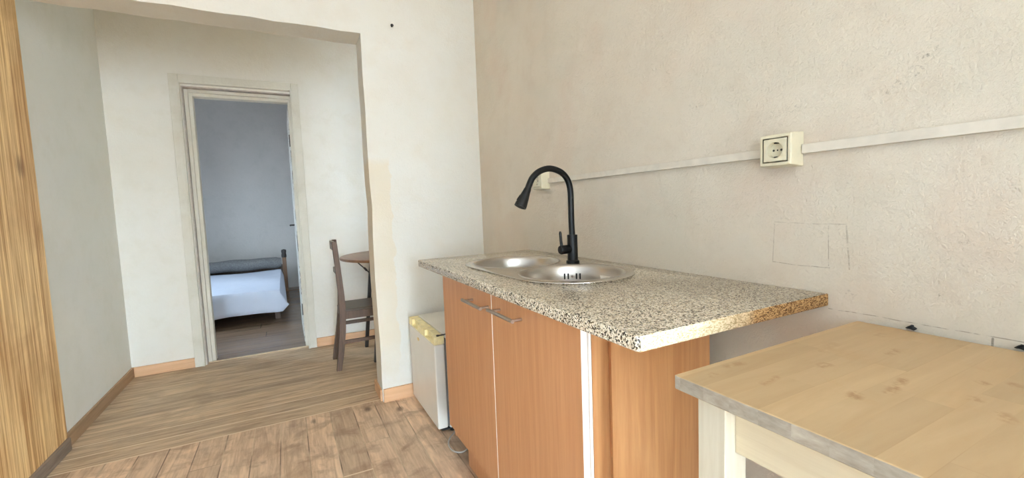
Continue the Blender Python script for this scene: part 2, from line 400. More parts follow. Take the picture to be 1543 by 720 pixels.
# ------------------------------------------------------------------ the room
LX, PY0, PY1, FY, CZ, BY = -2.187, 2.589, 2.775, 4.0, 2.72, -6.2
VY0, VY1, VZ0, VZ1 = -4.8, -2.1, .5, 2.45  # unseen side opening, added as fill for the left wall and hall
bm = bmesh.new(); box(bm, LX-.2, .4, BY-.25, FY+.055, -.12, 0); S('floor', bm, M['floor'])
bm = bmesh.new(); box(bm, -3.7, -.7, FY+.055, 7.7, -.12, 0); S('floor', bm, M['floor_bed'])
bm = bmesh.new(); box(bm, LX-.2, .4, BY-.25, FY+.17, CZ, CZ+.1); S('ceiling', bm, M['ceil']); bm = bmesh.new(); box(bm, -3.7, -.7, FY+.17, 7.7, 3.2, 3.3); box(bm, -3.7, -.7, FY+.17, FY+.18, CZ, 3.2); S('ceiling', bm, M['ceil'])
bm = bmesh.new(); box(bm, 0, .15, VY1, PY1, 0, CZ); box(bm, 0, .15, BY-.25, VY0, 0, CZ); box(bm, 0, .15, VY0, VY1, 0, VZ0); box(bm, 0, .15, VY0, VY1, VZ1, CZ)
S('wall_right', bm, M['wall_right'])
S('wall_hall_right', B(.25, .4, PY0+.1, FY+.17, 0, CZ), M['wall_hall'])
S('wall_left', B(LX-.15, LX, 1.5, FY, 0, CZ), M['wall_left'])
S('wall_left', B(LX-.15, LX, BY-.25, 1.5, 0, CZ), plaster('bounce_damping_grey', (190,192,194), (186,188,190), (180,182,184), .1))  # unseen stretch, greyed to cut light bounced onto the right wall

S('wall_shade_blocker', B(-.57, 0, -1.2, -1.0, 0, CZ), M['wall_hall'])  # unseen pier added to shade the near right wall and worktop end
# partition with its wide opening (slightly uneven plaster arris)
bm = bmesh.new()
zs = [0, .15, .3, .5, .75, 1.0, 1.15, 1.3, 1.5, 1.7, 1.9, 2.05, 2.12]
je = [-.689, -.690, -.687, -.690, -.693, -.690, -.684, -.690, -.691, -.689, -.692, -.690, -.690]
def strip(pts_a, pts_b, y0, y1, shift):      # closed solid between two matching polylines (x,z)
    fa = [[bm.verts.new((x + (shift if k else 0)*q, y, z)) for (x, z), q in zip(pa, qa)] for k, y in enumerate((y0, y1)) for pa, qa in ((pts_a, [1]*len(pts_a)), (pts_b, [0]*len(pts_b)))]
    A0, B0, A1, B1 = fa
    for i in range(len(A0)-1):
        for q in ((A0[i], A0[i+1], B0[i+1], B0[i]), (A1[i], B1[i], B1[i+1], A1[i+1]), (A0[i], A1[i], A1[i+1], A0[i+1]), (B0[i], B0[i+1], B1[i+1], B1[i])): bm.faces.new(q)
    bm.faces.new((A0[0], B0[0], B1[0], A1[0])); bm.faces.new((A0[-1], A1[-1], B1[-1], B0[-1]))
strip(list(zip(je, zs)), [(0, z) for z in zs], PY0, PY1, .004)
lx = [-2.168 + (2.168-.69)*i/14 for i in range(15)] + [0]
lz = [2.12 + .008*max(1-i/12, 0) + .003*math.sin(i*2.3)*(i < 14) for i in range(15)] + [2.12]
strip(list(zip(lx, lz)), [(x, CZ) for x in lx], PY0, PY1, 0)
S('wall_partition', bm, M['wall_part'])

# far hall wall with the doorway
DX0, DX1, DZ = -1.745, -1.005, 2.10
bm = bmesh.new()
box(bm, LX-.15, DX0, FY, FY+.17, 0, CZ); box(bm, DX1, .25, FY, FY+.17, 0, CZ); box(bm, DX0, DX1, FY, FY+.17, DZ, CZ)
S('wall_far', bm, M['wall_hall'])
# bedroom shell, with a window opening in its left wall
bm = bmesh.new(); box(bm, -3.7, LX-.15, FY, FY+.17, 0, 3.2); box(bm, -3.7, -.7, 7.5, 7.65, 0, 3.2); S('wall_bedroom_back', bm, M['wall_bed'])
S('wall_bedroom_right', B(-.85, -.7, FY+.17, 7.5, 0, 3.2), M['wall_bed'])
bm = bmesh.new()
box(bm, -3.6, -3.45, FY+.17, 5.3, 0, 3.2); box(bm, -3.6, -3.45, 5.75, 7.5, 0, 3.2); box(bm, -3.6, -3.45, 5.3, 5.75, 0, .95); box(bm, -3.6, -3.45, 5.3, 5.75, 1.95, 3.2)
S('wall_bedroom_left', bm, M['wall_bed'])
# wall behind the viewer with the balcony door opening
WX0, WX1, WZ0, WZ1 = -1.85, -.85, 0.05, 2.1
bm = bmesh.new()
box(bm, LX, WX0, BY-.2, BY, 0, CZ); box(bm, WX1, 0, BY-.2, BY, 0, CZ); box(bm, WX0, WX1, BY-.2, BY, WZ1, CZ); box(bm, WX0, WX1, BY-.2, BY, 0, WZ0)
S('wall_back', bm, M['wall_hall'])

# door casing, jambs, stepped stop and threshold
CX0, CX1, CZT = -1.812, -.965, 2.178
def ring(bm, x0, x1, zt, w, y0, y1):     # portal shape, outer size given
    box(bm, x0, x0+w, y0, y1, 0, zt); box(bm, x1-w, x1, y0, y1, 0, zt); box(bm, x0+w, x1-w, y0, y1, zt-w, zt)
bm = bmesh.new(); ring(bm, CX0, CX1, CZT, .058, FY-.022, FY)
fr_ = S('door_1', bm, M['casing'], bevel=.003); 
bm = bmesh.new(); ring(bm, CX0+.052, CX1-.052, CZT-.052, .012, FY-.030, FY+.002); obj('casing_bead', bm, M['casing'], fr_, bevel=.003)
bm = bmesh.new(); ring(bm, DX0-.004, DX1+.004, DZ+.004, .012, FY+.003, FY+.165); obj('jamb_lining', bm, plain('mauve_grey_jamb_paint', (180,170,162), .6), fr_)
bm = bmesh.new(); ring(bm, DX0+.008, DX1-.008, DZ-.008, .024, FY+.055, FY+.16); obj('door_frame', bm, M['casing'], fr_, bevel=.003)
bm = bmesh.new(); ring(bm, DX0+.030, DX1-.018, DZ-.030, .026, FY+.075, FY+.15); obj('door_stop', bm, M['casing'], fr_, bevel=.004)
# open leaf, seen nearly edge on, swung into the bedroom
bm = bmesh.new(); box(bm, -1.052, -1.014, FY+.175, FY+.93, .012, 2.03)
lf = S('door_2', bm, M['chipped'], bevel=.002)
bm = bmesh.new(); box(bm, -1.056, -1.012, FY+.171, FY+.178, 1.70, 1.80); box(bm, -1.056, -1.012, FY+.171, FY+.178, .25, .35); obj('hinge_plate', bm, M['nearblack'], lf)
bm = bmesh.new(); tube(bm, [(-1.052, FY+.86, 1.02), (-1.085, FY+.86, 1.02), (-1.09, FY+.85, 1.02), (-1.09, FY+.78, 1.02)], .008, 10); obj('door_handle', bm, M['nearblack'], lf, smooth=True)
S('trim_1', B(DX0, DX1, FY+.045, FY+.062, 0, .006), plain('pale_worn_threshold', (206,184,152), .5))

# skirtings
def skirt(name, bm, m): S(name, bm, m, bevel=.002)
skirt('baseboard_left', B(LX, LX+.014, 2.905, FY, 0, .072), M['skirting_y'])
skirt('baseboard_left', B(LX, LX+.03, BY, 2.9, 0, .062), M['grey_wood'])
skirt('baseboard_far', B(LX+.014, CX0, FY-.014, FY, 0, .072), M['skirting'])
skirt('baseboard_far', B(CX1, .25, FY-.014, FY, 0, .074), M['skirting'])
skirt('baseboard_partition', B(-.686, -.0, PY0-.014, PY0, 0, .080), M['skirting'])
skirt('baseboard_partition', B(-.700, -.688, PY0+.02, PY1+.03, 0, .068), M['skirting'])

# pine panel leaning flat on the left wall
tag(obj('wood_panel', B(LX+.0005, LX+.018, 1.9, 2.9, .0625, 2.55), M['pine'], bevel=.001), 'tall pine board panel with vertical grain and knots, flat against the left wall', 'wood panel')

# ------------------------------------------------------------------ worktop, sink, tap
CT0, CT1, CTX = .56, 1.985, -.60
C2, C1, BR = (-.285, 1.207), (-.300, 1.572), .168
def hull_stadium(ca, cb, r, n=28):
    a = math.atan2(cb[1]-ca[1], cb[0]-ca[0]); out = []
    for i in range(n+1): t = a+PI/2+PI*i/n; out.append((ca[0]+r*math.cos(t), ca[1]+r*math.sin(t)))
    for i in range(n+1): t = a-PI/2+PI*i/n; out.append((cb[0]+r*math.cos(t), cb[1]+r*math.sin(t)))
    return out
bm = plate([rrect(CTX, -.0015, CT0, CT1, (.002, .012, .010, .002)), hull_stadium(C2, C1, .184)], .8705, .900, .0035)
bm.faces.ensure_lookup_table(); bm.normal_update()
for f in bm.faces:
    c_ = f.calc_center_median()
    if c_.y < CT0+.0030 and f.normal.y < -.6 and c_.x > CTX+.006: f.material_index = 1
tag(obj('worktop', bm, [M['granite'], M['chip']], smooth='keep', angle=30), 'speckled beige and black kitchen worktop with a raw cut chipboard end', 'worktop')

sk = thing('kitchen_sink', (-.29, 1.4, .90), 'oval stainless steel double bowl sink set into the speckled worktop', 'sink')
bm = plate([hull_stadium(C2, C1, .208), circ(C1, BR+.004), circ(C2, BR+.004)], .9002, .9042, .0016)
obj('rim', bm, M['steel'], sk, smooth='keep')
for cc in (C1, C2):
    bm = bmesh.new()
    lathe(bm, [(BR+.0125, .9042), (BR+.010, .9058), (BR+.006, .9055), (BR+.001, .901), (BR-.003, .893), (BR-.006, .86), (BR-.010, .80), (BR-.022, .765), (BR-.05, .748), (.05, .742), (.044, .738), (.0, .738)], cc, 72)
    bw = obj('bowl', bm, M['bowl'], sk, smooth='keep', angle=60)
    for f in bw.data.polygons: f.use_smooth = True
    bm = bmesh.new(); lathe(bm, [(.0, .744), (.036, .744), (.041, .742), (.041, .7385)], cc, 32); obj('drain', bm, M['chrome'], bw, smooth=True)
    if cc is C2:
        th0 = math.atan2(.155, .115)
        for dk in (-.030, -.016, .016, .030):
            bm = bmesh.new(); th = th0 - dk/BR
            q = Vector((cc[0]+math.cos(th)*(BR-.0055), cc[1]+math.sin(th)*(BR-.0055), .862)); tn = Vector((-math.sin(th), math.cos(th), 0)); rn = Vector((math.cos(th), math.sin(th), 0))
            vs = [bm.verts.new(q + tn*a*.0028 + Vector((0,0,1))*b*.011 + rn*c*.002) for a in (-1,1) for b in (-1,1) for c in (-1,1)]
            for f in [(0,1,3,2), (4,6,7,5), (0,4,5,1), (2,3,7,6), (0,2,6,4), (1,5,7,3)]: bm.faces.new([vs[i] for i in f])
            obj('overflow_slot', bm, M['darkhole'], bw)
        bm = bmesh.new(); q = Vector((cc[0]+math.cos(th0)*(BR-.0085), cc[1]+math.sin(th0)*(BR-.0085), .862)); rn = Vector((math.cos(th0), math.sin(th0), 0))
        tube(bm, [q, q-rn*.003], [.005, .004], 14); obj('overflow_screw', bm, M['chrome'], bw, smooth=True)

FX, FY_ = -.140, 1.40
tp = thing('kitchen_tap', (FX, FY_, .904), 'matt black gooseneck tap with pull-out spray head behind the sink bowls', 'tap')
bm = bmesh.new(); lathe(bm, [(0, .9042), (.0255, .9042), (.0262, .906), (.0255, .911), (.0215, .913), (.0205, .914), (.0203, 1.010), (.0195, 1.0125), (.013, 1.013), (0, 1.013)], (FX, FY_), 40); obj('tap_body', bm, M['black'], tp, smooth=True)
arc = spline([(FX, FY_, 1.012), (-.1415, FY_, 1.06), (-.142, FY_, 1.13), (-.1435, FY_, 1.19), (-.157, FY_, 1.229), (-.186, FY_, 1.2555), (-.233, FY_, 1.2685), (-.277, FY_, 1.259), (-.309, FY_, 1.236), (-.327, FY_, 1.206), (-.332, FY_, 1.193)], 8)
bm = bmesh.new(); tube(bm, arc, .0118, 20); obj('gooseneck', bm, M['black'], tp, smooth=True)
bm = bmesh.new(); d = Vector((-.366+.331, 0, 1.128-1.193)); a0 = Vector((-.331, FY_, 1.196))
tube(bm, [a0, a0+d*.10, a0+d*.2, a0+d*.55, a0+d*.9, a0+d*1.03, a0+d*1.03], [.0122, .0138, .0145, .0190, .0226, .0228, .0205], 28)
sp = obj('spray_head', bm, M['black'], tp, smooth=True)
bm = bmesh.new(); e = a0+d*1.03; dn = d.normalized(); tube(bm, [e-dn*.001, e+dn*.0015], .0185, 24); obj('spray_nozzle', bm, M['rubber'], sp, smooth=True)
bm = bmesh.new(); sn = Vector((-d.z, 0, d.x)).normalized()*-1
q = a0+d*.45 + Vector((-.0175, 0, .004)); tube(bm, [q, q+d*.26+Vector((-.0035,0,0))], [.0035, .0045], 10); obj('spray_button', bm, M['black'], sp, smooth=True)
bm = bmesh.new(); tube(bm, [(FX-.012, FY_, .957), (-.182, FY_, .957), (-.194, FY_, .957), (-.199, FY_, .957)], [.0165, .0175, .0180, .0150], 28); lv = obj('handle_hub', bm, M['black'], tp, smooth=True)
bm = bmesh.new(); tube(bm, [(-.190, FY_, .965), (-.193, FY_, .99), (-.195, FY_, 1.022), (-.1955, FY_, 1.029)], [.0062, .0058, .0056, .003], 14); obj('lever', bm, M['black'], lv, smooth=True)

# ------------------------------------------------------------------ sink base cabinet
cab = thing('base_cabinet', (-.33, 1.26, 0), 'beech laminate sink cabinet with two doors under the speckled worktop', 'cabinet')
YC0, YC1, XB = .788, 1.742, -.122
bm = bmesh.new(); n = 20   # main end board, bowed to put the light falloff into its shape
px_ = [-.467 + (.467+XB)*i/n for i in range(n+1)]; py_ = [YC0 - .007 + .011*(2*i/n-1)**2 for i in range(n+1)]
q = [[bm.verts.new((x, y+d, z)) for x, y in zip(px_, py_)] for d in (0, .012) for z in (0, .8702)]
for i in range(n):
    bm.faces.new((q[0][i], q[0][i+1], q[1][i+1], q[1][i])); bm.faces.new((q[2][i], q[3][i], q[3][i+1], q[2][i+1]))
    bm.faces.new((q[1][i], q[1][i+1], q[3][i+1], q[3][i])); bm.faces.new((q[0][i], q[2][i], q[2][i+1], q[0][i+1]))
for i in (0, n): bm.faces.new((q[0][i], q[1][i], q[3][i], q[2][i]))
obj('side_panel', bm, M['laminate_end'], cab, smooth=True)
bm = bmesh.new()   # front strip of the side, light-to-dark gradient built into its curve, groove beside it
n = 14; ys = [YC0 - .004 + .020*(i/n)**2.4 for i in range(n+1)]
xs = [-.5345 + (.5345-.470)*i/n for i in range(n+1)]
for z0, z1 in ((0, .8702),):
    lo = [bm.verts.new((x, y-.006, z0)) for x, y in zip(xs, ys)]; hi = [bm.verts.new((x, y-.006, z1)) for x, y in zip(xs, ys)]
    bl = [bm.verts.new((x, YC0+.0175, z0)) for x in xs]; bh = [bm.verts.new((x, YC0+.0175, z1)) for x in xs]
    for i in range(n):
        bm.faces.new((lo[i], lo[i+1], hi[i+1], hi[i])); bm.faces.new((bl[i], bh[i], bh[i+1], bl[i+1]))
        bm.faces.new((hi[i], hi[i+1], bh[i+1], bh[i])); bm.faces.new((lo[i], bl[i], bl[i+1], lo[i+1]))
    bm.faces.new((lo[0], hi[0], bh[0], bl[0])); bm.faces.new((lo[-1], bl[-1], bh[-1], hi[-1]))
obj('side_strip', bm, M['laminate_end'], cab, smooth=True)
obj('lit_edge_strip', B(-.542, -.5355, YC0-.010, YC0+.0175, 0, .8702), M['melamine'], cab, bevel=.001)  # white strip standing in for bright light on the panel's front
bm = bmesh.new(); box(bm, -.542, XB, YC1-.016, YC1, .155, .715); obj('side_panel', bm, M['laminate'], cab, bevel=.001)
bm = bmesh.new(); box(bm, -.538, XB, YC0+.02, YC1-.018, .155, .171); obj('bottom_shelf', bm, M['laminate'], cab)
bm = bmesh.new(); box(bm, XB-.006, XB, YC0+.02, YC1-.018, .155, .870); obj('back_panel', bm, M['melamine'], cab)
bm = bmesh.new(); box(bm, -.486, -.472, YC0+.02, YC1-.004, 0, .153); obj('plinth', bm, M['laminate'], cab)
bm = bmesh.new(); box(bm, -.542, -.50, YC0+.02, YC1-.018, .845, .869); obj('front_rail', bm, M['melamine'], cab)
for y0, y1, h0, h1, hz in ((1.2625, YC1+.004, 1.262+.012, 1.440, .808), (YC0-.006, 1.2585, 1.050, 1.220, .816)):
    bm = bmesh.new(); box(bm, -.5615, -.5435, y0, y1, .205, .866)
    for f in bm.faces:
        if f.normal.length == 0: f.normal_update()
        c_ = f.calc_center_median()
        if abs(c_.y-y0) < 1e-5 or abs(c_.y-y1) < 1e-5 or abs(c_.z-.866) < 1e-5: f.material_index = 1
    dr = obj('door', bm, [M['laminate'], M['melamine']], cab, bevel=.0008)
    bm = bmesh.new(); tube(bm, [(-.594, h0, hz), (-.594, h1, hz)], .0058, 16)
    for yy in (h0+.010, h1-.022): tube(bm, [(-.5612, yy, hz), (-.594, yy, hz)], .0045, 12)
    obj('handle', bm, M['handle'], dr, smooth=True)

# ------------------------------------------------------------------ small fridge
fr = thing('mini_fridge', (-.28, 2.285, 0), 'small white fridge with yellowed handle strip between cabinet and partition wall', 'fridge')
Y0, Y1 = 2.045, 2.530
obj('fridge_body', B(-.462, -.03, Y0+.004, Y1-.004, .022, .488), M['fridge_white'], fr, bevel=.006)
obj('fridge_top', B(-.470, -.03, Y0, Y1, .4895, .508), M['fridge_door'], fr, bevel=.005, bseg=3)
obj('door_gasket', B(-.472, -.4625, Y0+.006, Y1-.006, .035, .486), M['gasket'], fr)
dr = obj('fridge_door', B(-.524, -.4725, Y0, Y1, .030, .462), M['fridge_door'], fr, bevel=.007, bseg=3)
bm = bmesh.new()   # yellowed top strip with two finger recesses
zt0, zt1 = .4625, .503
box(bm, -.508, -.4725, Y0, Y1, zt0, zt1)
for a, b in ((Y0, Y0+.05), (Y0+.16, Y0+.30), (Y1-.07, Y1)): box(bm, -.5245, -.508, a, b, zt0, zt1)
box(bm, -.5245, -.508, Y0+.05, Y0+.16, zt0, zt0+.010); box(bm, -.5245, -.508, Y0+.30, Y1-.07, zt0, zt0+.010)
obj('handle_strip', bm, M['yellowed'], dr, bevel=.002)
bm = bmesh.new(); 
for i in range(1):
    n = 28; v0 = [bm.verts.new((-.5255, 2.345+.019*math.cos(2*PI*j/n), .418+.009*math.sin(2*PI*j/n))) for j in range(n)]; v1 = [bm.verts.new((-.5235, v.co.y, v.co.z)) for v in v0]
    bm.faces.new(v0); bm.faces.new(v1[::-1])
    for j in range(n): bm.faces.new((v0[j], v0[(j+1)%n], v1[(j+1)%n], v1[j]))
obj('badge', bm, M['gold'], dr)
bm = bmesh.new(); tube(bm, [(-.497, Y0+.004, .508), (-.462, Y0+.004, .509)], .003, 10); tube(bm, [(-.500, Y0+.012, .503), (-.500, Y0+.012, .5085)], .008, 12); obj('top_hinge', bm, M['nearblack'], fr, smooth=True)
bm = bmesh.new(); box(bm, -.505, -.44, Y0+.006, Y0+.03, .018, .027); obj('bottom_hinge', bm, M['rubber'], fr)
for x in (-.44, -.06):
    for y in (Y0+.03, Y1-.03):
        bm = bmesh.new(); lathe(bm, [(0, 0), (.015, 0), (.015, .018), (.010, .0225), (0, .0225)], (x, y), 16); obj('foot', bm, M['rubber'], fr, smooth=True)
bm = bmesh.new(); tube(bm, spline([(-.40, 2.06, .012), (-.445, 2.03, .006), (-.490, 1.985, .0045), (-.512, 1.93, .0045), (-.510, 1.875, .0045), (-.485, 1.845, .0045), (-.455, 1.85, .0045), (-.42, 1.88, .006), (-.36, 1.93, .0045), (-.25, 1.95, .0045)], 8), .0038, 10)
tag(obj('power_cable', bm, M['cable'], smooth=True), 'grey power cable looped on the floor below the small white fridge', 'cable')

# ------------------------------------------------------------------ worktable at right
tb = thing('work_table', (-.29, -.08, 0), 'pale birch work table with butcher block top at the right wall', 'table')
TY0, TY1, TX0, TX1, TZ = -.72, .497, -.583, -.012, .850
bm = bmesh.new(); box(bm, TX0, TX1, TY0, TY1, .8265, TZ)
bm.normal_update()
for f in bm.faces:
    if abs(f.normal.z) < .5: f.material_index = 1
obj('tabletop', bm, [M['block'], M['block_edge']], tb, bevel=.0022, bseg=3)
for x in (-.560, -.092):
    for y in (.421, -.690):
        obj('leg', B(x, x+.050, y, y+.049, 0, .8262), M['birch'], tb, bevel=.0015)
for x in (-.537, -.078): obj('side_rail', B(x, x+.022, -.640, .4205, .742, .8262), M['birch_y'], tb, bevel=.001)
for y in (.434, -.674): obj('end_rail', B(-.5095, -.0925, y, y+.022, .742, .8262), M['birch_y'], tb, bevel=.001)
for x in (-.546, -.078): obj('stretcher', B(x, x+.022, -.640, .4205, .14, .18), M['birch_y'], tb, bevel=.001)

# ------------------------------------------------------------------ sockets and trunking on the right wall
def socket(y0, y1, label, group='ivory wall sockets'):
    yc, zc, w, h = (y0+y1)/2, 1.2475, (y1-y0), .084
    s = thing('wall_socket', (0, yc, zc), label, 'socket', group)
    bm = bmesh.new(); v = box(bm, -.046, -.0002, y0, y1, zc-h/2, zc+h/2)
    for q in v:
        if q.co.x < -.01: q.co.y += .004*(1 if q.co.y < yc else -1); q.co.z += .004*(1 if q.co.z < zc else -1)
    obj('back_box', bm, M['socket'], s, bevel=.003, bseg=3)
    # face plate with round recess
    bm = plate([rrect(-.0275, .0275, -.0275, .0275, (.001,)*4), circ((0, 0), .0195, 40)], -.005, .0022, .0005)
    m = Matrix(((0,0,-1,-.0462), (1,0,0,yc), (0,1,0,zc), (0,0,0,1)))
    bmesh.ops.transform(bm, matrix=m, verts=bm.verts[:])
    fp = obj('face_plate', bm, M['socket_in'], s, smooth='keep')
    bm = bmesh.new(); n = 40
    rings = []
    for r, x in ((.0195, -.0482), (.0188, -.0440), (.0183, -.0352), (.0, -.0352)):
        rings.append([bm.verts.new((x, yc+r*math.cos(2*PI*j/n), zc+r*math.sin(2*PI*j/n))) for j in range(n)] if r else [bm.verts.new((x, yc, zc))])
    for a, b in zip(rings, rings[1:]):
        for j in range(n):
            if len(b) == 1: bm.faces.new((a[j], a[(j+1)%n], b[0]))
            else: bm.faces.new((a[j], a[(j+1)%n], b[(j+1)%n], b[j]))
    rc = obj('recess', bm, M['socket_in'], fp, smooth=True)
    bm = bmesh.new()
    for dy in (-.0095, .0095): tube(bm, [(-.0354, yc+dy, zc), (-.0358, yc+dy, zc)], .0028, 14)
    tube(bm, [(-.0354, yc, zc), (-.0357, yc, zc)], .0019, 12)
    for dz in (-1, 1): box(bm, -.0450, -.0358, yc-.0036, yc+.0036, zc+dz*.0184-.0024, zc+dz*.0184+.0024)
    obj('contacts', bm, M['nearblack'], fp)
    return s
# hollow the boxes so that the recess reads (front opening cut by a ring plate)
def socket_box_fix(s):
    for ch in s.children:
        if ch.name.startswith('back_box'):
            me = ch.data; bm = bmesh.new(); bm.from_mesh(me)
            ff = [f for f in bm.faces if f.calc_center_median().x < -.04]
            r = bmesh.ops.inset_region(bm, faces=ff, thickness=.0107); inner = ff
            bmesh.ops.delete(bm, geom=inner, context='FACES_ONLY'); bm.to_mesh(me); bm.free()
s1 = socket(.6205, .7065, 'square ivory wall socket with trunking on both sides above the worktop end'); socket_box_fix(s1)
s2 = socket(1.768, 1.854, 'square ivory wall socket partly hidden behind the black tap'); socket_box_fix(s2)
def trunk(y0, y1, label):
    tag(obj('cable_trunking', B(-.0125, -.0002, y0, y1, 1.2345, 1.2565), M['trunk'], bevel=.0012), label, 'cable trunking', 'trunking on the right wall')
trunk(.707, 1.7675, 'cream cable trunking running on the wall between the two sockets')
trunk(BY+.002, .620, 'cream cable trunking running right from the fully visible socket')
def plug(y, z, label, s=1.0):
    bm = bmesh.new(); bmesh.ops.create_icosphere(bm, subdivisions=2, radius=.0062*s)
    for v in bm.verts:
        v.co *= 1 + .35*math.sin(v.co.y*700+v.co.z*500); v.co.z *= .8; v.co.y *= 1.25; v.co += Vector((-.0065, y, z))
        v.co.x = min(v.co.x, -.0003); v.co.z = max(v.co.z, .8503)
    tag(obj('wall_fixing', bm, M['rubber'], smooth=True), label, 'wall fixing', 'black wall fixings')
plug(.404, .856, 'small black fixing stub on the wall behind the middle of the table back edge')
plug(.253, .856, 'small black fixing stub on the wall at the right edge of the photo', .9)
bm = bmesh.new(); tube(bm, [(-.515, PY0-.001, 2.181), (-.515, PY0-.014, 2.183)], .004, 10); tube(bm, [(-.515, PY0-.013, 2.183), (-.515, PY0-.016, 2.1835)], .0085, 12)
tag(obj('nail', bm, M['nearblack'], smooth=True), 'dark nail head sticking out of the partition wall above the opening corner', 'nail')

# ------------------------------------------------------------------ chair and round table in the hall
ch = thing('wooden_chair', (-.65, 3.45, 0), 'old dark wooden chair seen side-on, tucked under the round table', 'chair')
CN, CF = 3.29, 3.58
for y in (CN, CF):
    bm = bmesh.new(); o_ = 0 if y == CN else .026
    sweep_rect(bm, [(-.862, y, 0), (-.842+o_*.1, y, .12), (-.822+o_*.4, y, .28), (-.812+o_*.7, y, .43), (-.815+o_, y, .55), (-.826+o_, y, .75), (-.838+o_, y, .925)], [.034, .040, .042, .044, .040, .036, .032], .034)
    obj('rear_leg', bm, M['darkwood'], ch, bevel=.003)
    bm = bmesh.new(); sweep_rect(bm, [(-.450, y, 0), (-.450, y, .415)], .038, .036); obj('leg', bm, M['darkwood'], ch, bevel=.003)
    bm = bmesh.new(); bar(bm, (-.80, y, .395), (-.465, y, .395), .024, .056); obj('seat_rail', bm, M['darkwood'], ch, bevel=.002)
    bm = bmesh.new(); z = .20 if y == CN else .27; bar(bm, (-.82, y, z), (-.46, y, z), .016, .026); obj('stretcher', bm, M['darkwood'], ch, bevel=.002)
bm = bmesh.new(); box(bm, -.800, -.425, CN-.018, CF+.018, .424, .440); obj('seat', bm, M['darkseat'], ch, bevel=.004)
for z, h, x in ((.890, .062, -.836), (.70, .04, -.823)):
    bm = bmesh.new(); bar(bm, (x, CN+.016, z), (x, CF-.016, z), .020, h); obj('back_rail', bm, M['darkseat'], ch, bevel=.003)
for x in (-.45, -.812):
    bm = bmesh.new(); bar(bm, (x, CN+.017, .395), (x, CF-.017, .395), .022, .056); obj('cross_rail', bm, M['darkwood'], ch, bevel=.002)

rt = thing('round_table', (-.335, 3.535, 0), 'small round brown table with dark splayed legs, half hidden by the partition', 'table')
bm = bmesh.new(); lathe(bm, [(0, .762), (.42, .762), (.446, .765), (.450, .774), (.446, .783), (.440, .785), (0, .785)], (-.335, 3.535), 96); obj('tabletop', bm, [M['tabletop_dark']], rt, smooth=True, angle=30)
obj('hinge_seam', B(-.505, -.502, 3.12, 3.95, .7845, .7856), M['nearblack'], rt)
for sx, sy in ((-1, 1), (-1, -1), (1, 1), (1, -1)):
    f = Vector((-.335+sx*.265, 3.535+sy*.21, 0)); t_ = Vector((-.335+sx*.185, 3.535+sy*.19, .762))
    bm = bmesh.new(); bar(bm, f, t_, .026, .030, (0,1,0)); lg = obj('leg', bm, M['nearblack'], rt, bevel=.002)
    if (sx, sy) == (-1, 1):
        m_ = f.lerp(t_, .82); bm = bmesh.new(); tube(bm, [m_+Vector((-.01,0,0)), (-.675, 3.66, .762)], .005, 8); tube(bm, [m_+Vector((-.03,-.01,.02)), m_+Vector((-.05,-.02,.045))], .009, 8)
        obj('stay', bm, M['nearblack'], lg)
bm = bmesh.new()
for a in range(4):
    pts = [(-1,-1), (1,-1), (1,1), (-1,1)]; p0, p1 = pts[a], pts[(a+1)%4]
    bar(bm, (-.335+p0[0]*.19, 3.535+p0[1]*.19, .735), (-.335+p1[0]*.19, 3.535+p1[1]*.19, .735), .018, .05)
obj('apron', bm, M['nearblack'], rt)

# ------------------------------------------------------------------ bed
bd = thing('bed', (-1.95, 6.2, 0), 'low bed in the dark bedroom beyond the doorway', 'bed')
obj('mattress', B(-2.75, -1.235, 5.20, 7.05, .16, .315), M['mattress'], bd, bevel=.03, bseg=3)
obj('bed_base', B(-2.74, -1.25, 5.25, 7.10, .11, .158), M['darkwood'], bd)
for x in (-2.72, -1.30):
    for y in (5.35, 6.95): obj('leg', B(x, x+.05, y, y+.05, 0, .11), M['darkwood'], bd)
for x in (-2.78, -1.185):
    bm = bmesh.new(); sweep_rect(bm, [(x, 7.20, 0), (x, 7.20, .50)], .052, .052); pst = obj('bedpost', bm, W('bedpost_wood', (150,108,72), (104,72,46), 'Z', 40, .08), bd, bevel=.004)
    bm = bmesh.new(); lathe(bm, [(0, .50), (.032, .50), (.034, .53), (.028, .56), (.034, .585), (.03, .61), (0, .62)], (x, 7.20), 20); obj('finial', bm, M['nearblack'], pst, smooth=True)
obj('headboard_rail', B(-2.75, -1.212, 7.19, 7.215, .12, .40), M['darkwood'], bd)
# bedspread: top, front drop with soft folds, flaring right-hand drop
bm = bmesh.new(); NX, NY = 60, 40
def spread(u, v):   # u: 0..1 left -> right drop edge ; v: 0..1 front hem -> far edge
    su = u*(1.50+.20); sv = v*(.24+1.85)
    x = -2.74+min(su, 1.50); y = 5.175+max(sv-.24, 0); z = .338
    dr_ = max(su-1.50, 0)/.20; df = max(.24-sv, 0)/.24
    if dr_: x += dr_*(.03+.035*(1-v)); z -= dr_*(.10+.05*(1-v))
    if df:
        fold = .018*math.sin(x*9.0+1)+.010*math.sin(x*23)
        y -= df*.035 + df*fold; z -= df*(.225 + .012*math.sin(x*5))*(1-.95*dr_)
        if dr_: x += .02*df
    z += .006*math.sin(x*7+y*5)*(1-df) + .004*math.sin(y*13-x*4)
    return (x, y, z)
g = [[bm.verts.new(spread(i/NX, j/NY)) for i in range(NX+1)] for j in range(NY+1)]
for j in range(NY):
    for i in range(NX): bm.faces.new((g[j][i], g[j][i+1], g[j+1][i+1], g[j+1][i]))
bs = obj('bedspread', bm, M['sheet'], smooth='keep')
for f in bs.data.polygons: f.use_smooth = True
sd = bs.modifiers.new('thickness', 'SOLIDIFY'); sd.thickness = .006; sd.offset = 1
tag(bs, 'white cotton bedspread with creases draped over the low bed', 'bedspread')
bm = bmesh.new(); pr = []
